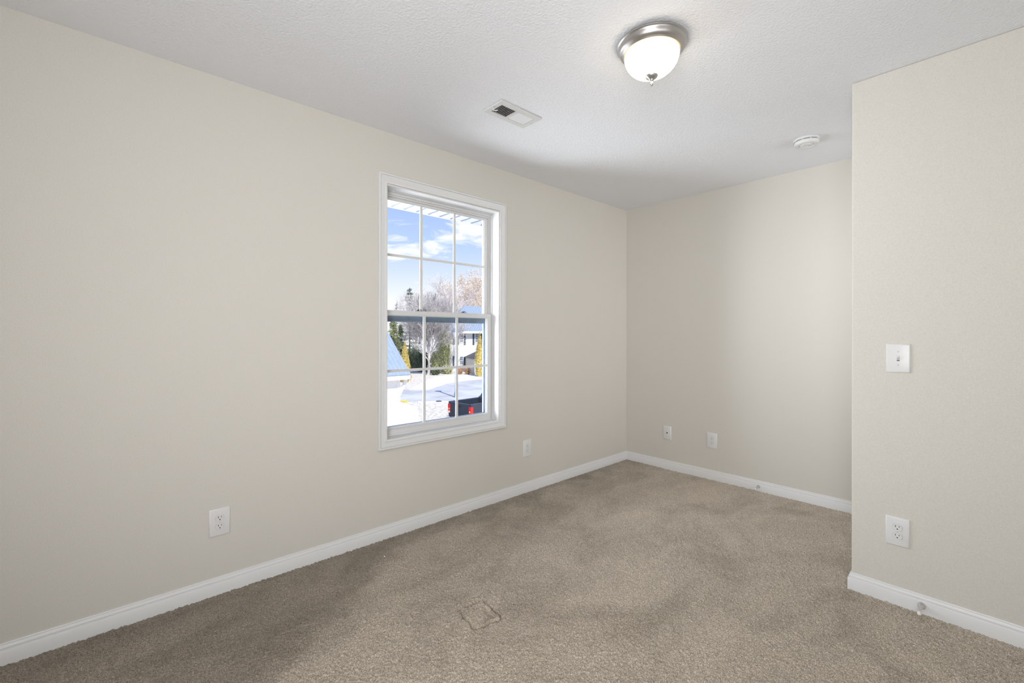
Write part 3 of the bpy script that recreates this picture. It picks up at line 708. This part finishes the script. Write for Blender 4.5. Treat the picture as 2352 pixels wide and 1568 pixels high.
# wall corner seen at u = 918
xw = E0.x - 0.32; Dw = None
lo_, hi_ = 10.0, 40.0
for _ in range(60):
    md_ = (lo_ + hi_)/2; q = P(918, HZ, md_)
    if q.x > xw: lo_ = md_
    else: hi_ = md_
yw = P(918, HZ, lo_).y - E0.y
MB().box((-2*RW + 0.32, -Lr + 0.3, 0), (-0.32, yw, ez - 0.15)).prism([(-0.32, ez - 0.15), (-RW, ez + RW*pitch - 0.25), (-2*RW + 0.32, ez - 0.15)], -Lr + 0.3, yw, 'Y').build('wall', M['white_siding'], t)
MB().box((-0.34, yw - 0.11, 0), (-0.30, yw + 0.02, ez - 0.24)).build('corner_board', M['white_fascia'], t)
MB().prism([(yw, ez - 0.95), (yw, ez - 0.78), (-0.12, ez - 0.24), (-0.02, ez - 0.24), (-0.02, ez - 0.3)], -0.32, -0.22, 'X').build('eave_bracket', M['white_fascia'], t)

# --- fence
F1 = P(957, HZ, 18.4); F1.z = GZ
xg = E0.x - 0.30
t = thing('picket_fence', 'sun-bleached wooden privacy fence beside the neighbouring building', 'fence', (F1.x, F1.y, GZ))
m = MB(); x = 0.0; Lf = F1.x - xg; i = 0
frnd = random.Random(2)
while x < Lf - 0.05:
    w_ = 0.135; h_ = 1.82 + frnd.uniform(-.03, .03)
    m.prism([(-x - w_, 0), (-x, 0), (-x, h_ - 0.05), (-x - 0.035, h_), (-x - w_ + 0.035, h_), (-x - w_, h_ - 0.05)], -0.01, 0.012, 'Y'); x += w_ + (0.03 if i in (0, 11) else 0.006); i += 1
m.build('picket_panel', M['cedar_picket'], t)
MB().box((-Lf, 0.012, 0.45), (0, 0.05, 0.54)).box((-Lf, 0.012, 1.35), (0, 0.05, 1.44)).build('fence_rail', M['cedar_picket'], t)
for px, py in ((-0.05, 0.06), (-Lf + 0.06, 0.06)):
    MB().box((px - 0.045, py - 0.045, 0), (px + 0.045, py + 0.045, 1.6)).build('fence_post', M['cedar_picket'], t)

# --- far white house
ev = (0.95*RT + 0.31*FW).normalized(); az = math.atan2(ev.y, ev.x)
nv = Vector((ev.y, -ev.x, 0))                 # out of the facade, toward the street
H0 = G(1032, D=57.5)
t = thing('white_house', 'two-storey white siding house with dark shutters across the street', 'house', (H0.x, H0.y, GZ), az)
def on_facade(u, v, out=0.0):
    """where the bearing through the pixel meets the facade plane, as (x along it, z above ground)"""
    d = FW + (u - 1176)/F_PX*RT + (HZ - v)/F_PX*UP
    k = ((H0 + nv*out - CAM).dot(nv))/d.dot(nv); q = CAM + d*k
    return (q - H0).dot(ev), q.z - GZ
def hx_(u, out=0.0): return on_facade(u, 767, out)[0]
def hz_(v, u=1060, out=0.0): return on_facade(u, v, out)[1]
HW, HD, HE = 12.0, 9.0, hz_(761.5, 1035)
MB().box((0, 0, 0), (HW, HD, HE)).build('wall', M['white_siding'], t)
er = HE + 0.10; rr_ = 3.5; ov = 0.6; rw = 2.9
a0_, b0_, c0_, d0_ = (-ov, -ov, er), (HW + ov, -ov, er), (HW + ov, HD + ov, er), (-ov, HD + ov, er)
r0_, r1_ = (rw, HD/2, er + rr_), (HW - rw, HD/2, er + rr_)
m = MB().add([a0_, b0_, c0_, d0_, r0_, r1_], [(0, 1, 5, 4), (1, 2, 5), (2, 3, 4, 5), (3, 0, 4), (0, 3, 2, 1)])
for k in range(1, 60):                       # standing seams on the street slope
    x = -ov + k*0.24
    if x > HW + ov: break
    q = 1.0
    if x < rw: q = (x + ov)/(rw + ov)
    if x > HW - rw: q = (HW + ov - x)/(rw + ov)
    ye, ze = -ov + (HD/2 + ov)*q, er + rr_*q
    m.hexa([(x, -ov, er), (x + 0.04, -ov, er), (x + 0.04, ye, ze), (x, ye, ze), (x, -ov, er + 0.05), (x + 0.04, -ov, er + 0.05), (x + 0.04, ye, ze + 0.05), (x, ye, ze + 0.05)])
m.build('roof', M['metal_roof'], t)
MB().box((-ov, -ov, er - 0.34), (HW + ov, -ov + 0.05, er - 0.02)).box((-ov, -ov, er - 0.34), (HW + ov, 0, er - 0.30)).box((-ov, -ov, er - 0.34), (-ov + 0.05, HD + ov, er - 0.02)).box((-ov, 0, er - 0.34), (0, HD + ov, er - 0.30)).build('fascia', M['white_fascia'], t)
def hwin(u0, u1, v0, v1):
    x0, x1, z0, z1 = hx_(u0), hx_(u1), hz_(v1, (u0 + u1)/2), hz_(v0, (u0 + u1)/2)
    f = MB().box((x0 - 0.07, -0.05, z0 - 0.07), (x1 + 0.07, 0.0, z0)).box((x0 - 0.07, -0.05, z1), (x1 + 0.07, 0, z1 + 0.07)).box((x0 - 0.07, -0.05, z0), (x0, 0, z1)).box((x1, -0.05, z0), (x1 + 0.07, 0, z1))
    f.box((x0, -0.045, (z0 + z1)/2 - 0.03), (x1, 0, (z0 + z1)/2 + 0.03))
    for k in (1, 2):
        xx = x0 + (x1 - x0)*k/3; f.box((xx - 0.012, -0.04, z0), (xx + 0.012, -0.0, z1))
    for q in (0.25, 0.75):
        zz = z0 + (z1 - z0)*q; f.box((x0, -0.04, zz - 0.012), (x1, -0.0, zz + 0.012))
    w_ = f.build('window', M['white_fascia'], t)
    MB().box((x0, -0.02, z0), (x1, -0.005, z1)).build('pane', M['window_dark'], w_)
def shut(u0, u1, v0, v1): MB().box((hx_(u0), -0.06, hz_(v1, u0)), (hx_(u1), 0, hz_(v0, u0))).build('shutter', M['navy_shutter'], t, bevel=0.01)
hwin(1056.5, 1063.5, 764.5, 785.5); hwin(1092, 1101, 764.5, 785.5); hwin(1045, 1049, 764.5, 785.5)
for u0, u1 in ((1051.5, 1054), (1065.5, 1069.5), (1085.5, 1089.5), (1104, 1107.5), (1040, 1043.5)): shut(u0, u1, 763.5, 791.5)
hwin(1056.5, 1063.5, 819, 837); shut(1040, 1043.5, 817.5, 843); shut(1065.5, 1069, 819, 843)
# wing coming toward the street, its side wall in its own shade
x0 = hx_(1069); L = 5.2; wz = hz_(820, 1069)
MB().box((x0, -L, 0), (x0 + 5.5, 0, wz)).build('wing_wall', M['white_siding'], t)
o2 = 0.22
MB().add([(x0 - o2, -L - o2, wz), (x0 + 5.7, -L - o2, wz), (x0 + 5.7, 0, wz), (x0 - o2, 0, wz), (x0 + 2.6, -L + 2.0, wz + 1.25), (x0 + 3.0, -L + 2.0, wz + 1.25), (x0 + 3.0, 0, wz + 1.25), (x0 + 2.6, 0, wz + 1.25)],
         [(0, 1, 5, 4), (1, 2, 6, 5), (3, 0, 4, 7), (4, 5, 6, 7), (0, 3, 2, 1), (2, 3, 7, 6)]).build('wing_roof', M['shingle'], t)
MB().box((x0 - 0.02, -L + 1.0, 1.0), (x0, -L + 1.5, 1.5)).build('vent_plate', M['white_fascia'], t)

# --- street lamp
p = G(1047.5, D=33.8)
t = thing('street_lamp', 'tall blue-grey lamp post with a lantern head by the street', 'street lamp', (p.x, p.y, GZ))
lh = (HZ - 775)/F_PX*33.8 + CAM.z - GZ
MB().lathe([(0.14, 0), (0.14, 0.35), (0.10, 0.45), (0.085, 1.0), (0.075, lh - 0.1), (0.07, lh)], 16, caps=True).build('post', M['lamp_blue_metal'], t, smooth=True)
MB().lathe([(0.13, lh), (0.27, lh + 0.40)], 6, caps=True).build('lantern_glass', M['frosted_pane'], t, label='white lantern glass')
MB().lathe([(0.29, lh + 0.40), (0.30, lh + 0.44), (0.20, lh + 0.60), (0.05, lh + 0.66), (0.02, lh + 0.74)], 12, caps=True).build('lantern_cap', M['lamp_blue_metal'], t)

# --- pickup truck (local: +X forward, +Y its left side)
Pn = P(1082, HZ, 22.0); Pn.z = GZ
fwd = (0.683*RT + 0.73*FW).normalized(); lf = Vector((-fwd.y, fwd.x, 0))
org = Pn + lf*0.86
t = thing('pickup_truck', 'dark blue-black pickup truck parked tail toward the house', 'truck', (org.x, org.y, GZ), math.atan2(fwd.y, fwd.x))
TW = 0.88
BT = 1.33   # rail height
# bed sides with rounded shoulder, arch and floor
def side(sgn):
    m = MB(); y0, y1 = sgn*(TW - 0.0), sgn*(TW - 0.13)
    arch = [(1.15 + 0.44*math.cos(a), 0.48 + 0.44*math.sin(a)) for a in [PI*k/12 for k in range(12, -1, -1)]]
    poly = [(0.03, 0.50)] + [(arch[0][0], 0.48)] + arch + [(arch[-1][0], 0.48), (2.05, 0.50), (2.05, BT), (0.03, BT)]
    m.prism(poly, y0, y1, 'Y')
    return m.build('bed_side', M['truck_paint'], t, bevel=0.03)
side(1); side(-1)
MB().box((0.05, -TW + 0.12, 0.62), (2.05, TW - 0.12, 0.70)).box((1.98, -TW + 0.12, 0.62), (2.06, TW - 0.12, BT)).build('bed_floor', M['truck_bed'], t)
for s in (1, -1): MB().box((0.8, s*(TW - 0.13), 0.68), (1.55, s*(TW - 0.33), 0.92)).build('wheel_well', M['truck_bed'], t, bevel=0.05)
tg = MB().box((-0.02, -TW + 0.16, 0.58), (0.06, TW - 0.16, BT - 0.01)).build('tailgate', M['truck_paint'], t, bevel=0.02)
MB().box((-0.035, -0.12, BT - 0.22), (-0.015, 0.12, BT - 0.12)).build('tailgate_handle', M['tyre'], tg, bevel=0.01)
for s in (1, -1):
    MB().box((-0.01, s*(TW - 0.16), 0.60), (0.06, s*TW, BT)).build('corner_panel', M['truck_paint'], t, bevel=0.02)
    l = MB().box((-0.035, s*(TW - 0.155), 0.74), (0.12, s*(TW + 0.012), 1.20)).build('tail_light', M['lens_red'], t, bevel=0.01)
    MB().lathe([(0.001, -0.045), (0.045, -0.045), (0.05, -0.03)], 16, 'X', (0, s*(TW - 0.08), 0.95)).build('turn_lens', M['lens_amber'], l)
    MB().box((-0.042, s*(TW - 0.14), 0.755), (-0.03, s*(TW - 0.02), 0.85)).build('reverse_lens', M['lens_white'], l)
m = MB().loft([[(-0.05 if abs(y) > 0.7 else -0.20, y, 0.40), (-0.20 if abs(y) < 0.8 else -0.10, y, 0.40), (-0.22 if abs(y) < 0.8 else -0.12, y, 0.58), (0.0, y, 0.60), (0.0, y, 0.42)] for y in (-0.90, -0.8, -0.4, 0, 0.4, 0.8, 0.90)])
m.build('rear_bumper', M['chrome'], t, bevel=0.01)
MB().box((-0.228, -0.16, 0.44), (-0.215, 0.16, 0.56)).build('number_plate', M['lens_white'], t)
# cab and nose
cab = [(2.10, 0.45), (2.10, 1.36), (2.22, 1.40), (2.42, 1.80), (2.60, 1.86), (3.50, 1.84), (4.15, 1.38), (5.20, 1.24), (5.35, 1.05), (5.38, 0.55), (5.05, 0.42), (4.95, 0.48)]
fa = [(4.55 + 0.44*math.cos(a), 0.46 + 0.44*math.sin(a)) for a in [PI*k/10 for k in range(0, 11)]]
cabp = cab[:-1] + fa + [(3.9, 0.42), (2.6, 0.40)]
def inset(z): return 0.0 if z < 1.37 else (z - 1.37)*0.30
MB().loft([[(x, s*(TW - inset(z)), z) for x, z in cabp] for s in (-1, 1)]).build('cab', M['truck_paint'], t, bevel=0.02)
MB().hexa([(2.195, -0.70, 1.42), (2.195, 0.70, 1.42), (2.25, 0.70, 1.42), (2.25, -0.70, 1.42), (2.375, -0.62, 1.76), (2.375, 0.62, 1.76), (2.43, 0.62, 1.76), (2.43, -0.62, 1.76)]).build('rear_glass', M['window_dark'], t)
for s in (1, -1):
    MB().hexa([(2.45, s*(TW - 0.03), 1.42), (3.85, s*(TW - 0.03), 1.42), (3.85, s*(TW - .012), 1.42), (2.45, s*(TW - .012), 1.42),
               (2.60, s*(TW - 0.15), 1.76), (3.45, s*(TW - 0.15), 1.76), (3.45, s*(TW - 0.125), 1.76), (2.60, s*(TW - 0.125), 1.76)]).build('side_glass', M['window_dark'], t)
    MB().box((3.75, s*TW, 1.30), (3.85, s*(TW + 0.2), 1.48)).build('wing_mirror', M['tyre'], t, bevel=0.03)
    for wx in (1.15, 4.55):
        w_ = MB().lathe([(0.20, -0.11), (0.34, -0.11), (0.37, -0.08), (0.37, 0.08), (0.34, 0.11), (0.20, 0.11)], 32, 'Y', (wx, s*(TW - 0.14), 0.37), caps=True).build('wheel', M['tyre'], t, smooth=True)
        MB().lathe([(0.03, 0.115*s), (0.17, 0.10*s), (0.20, 0.118*s), (0.21, 0.11*s)], 24, 'Y', (wx, s*(TW - 0.14), 0.37), caps=True).build('rim', M['chrome'], w_, smooth=True)
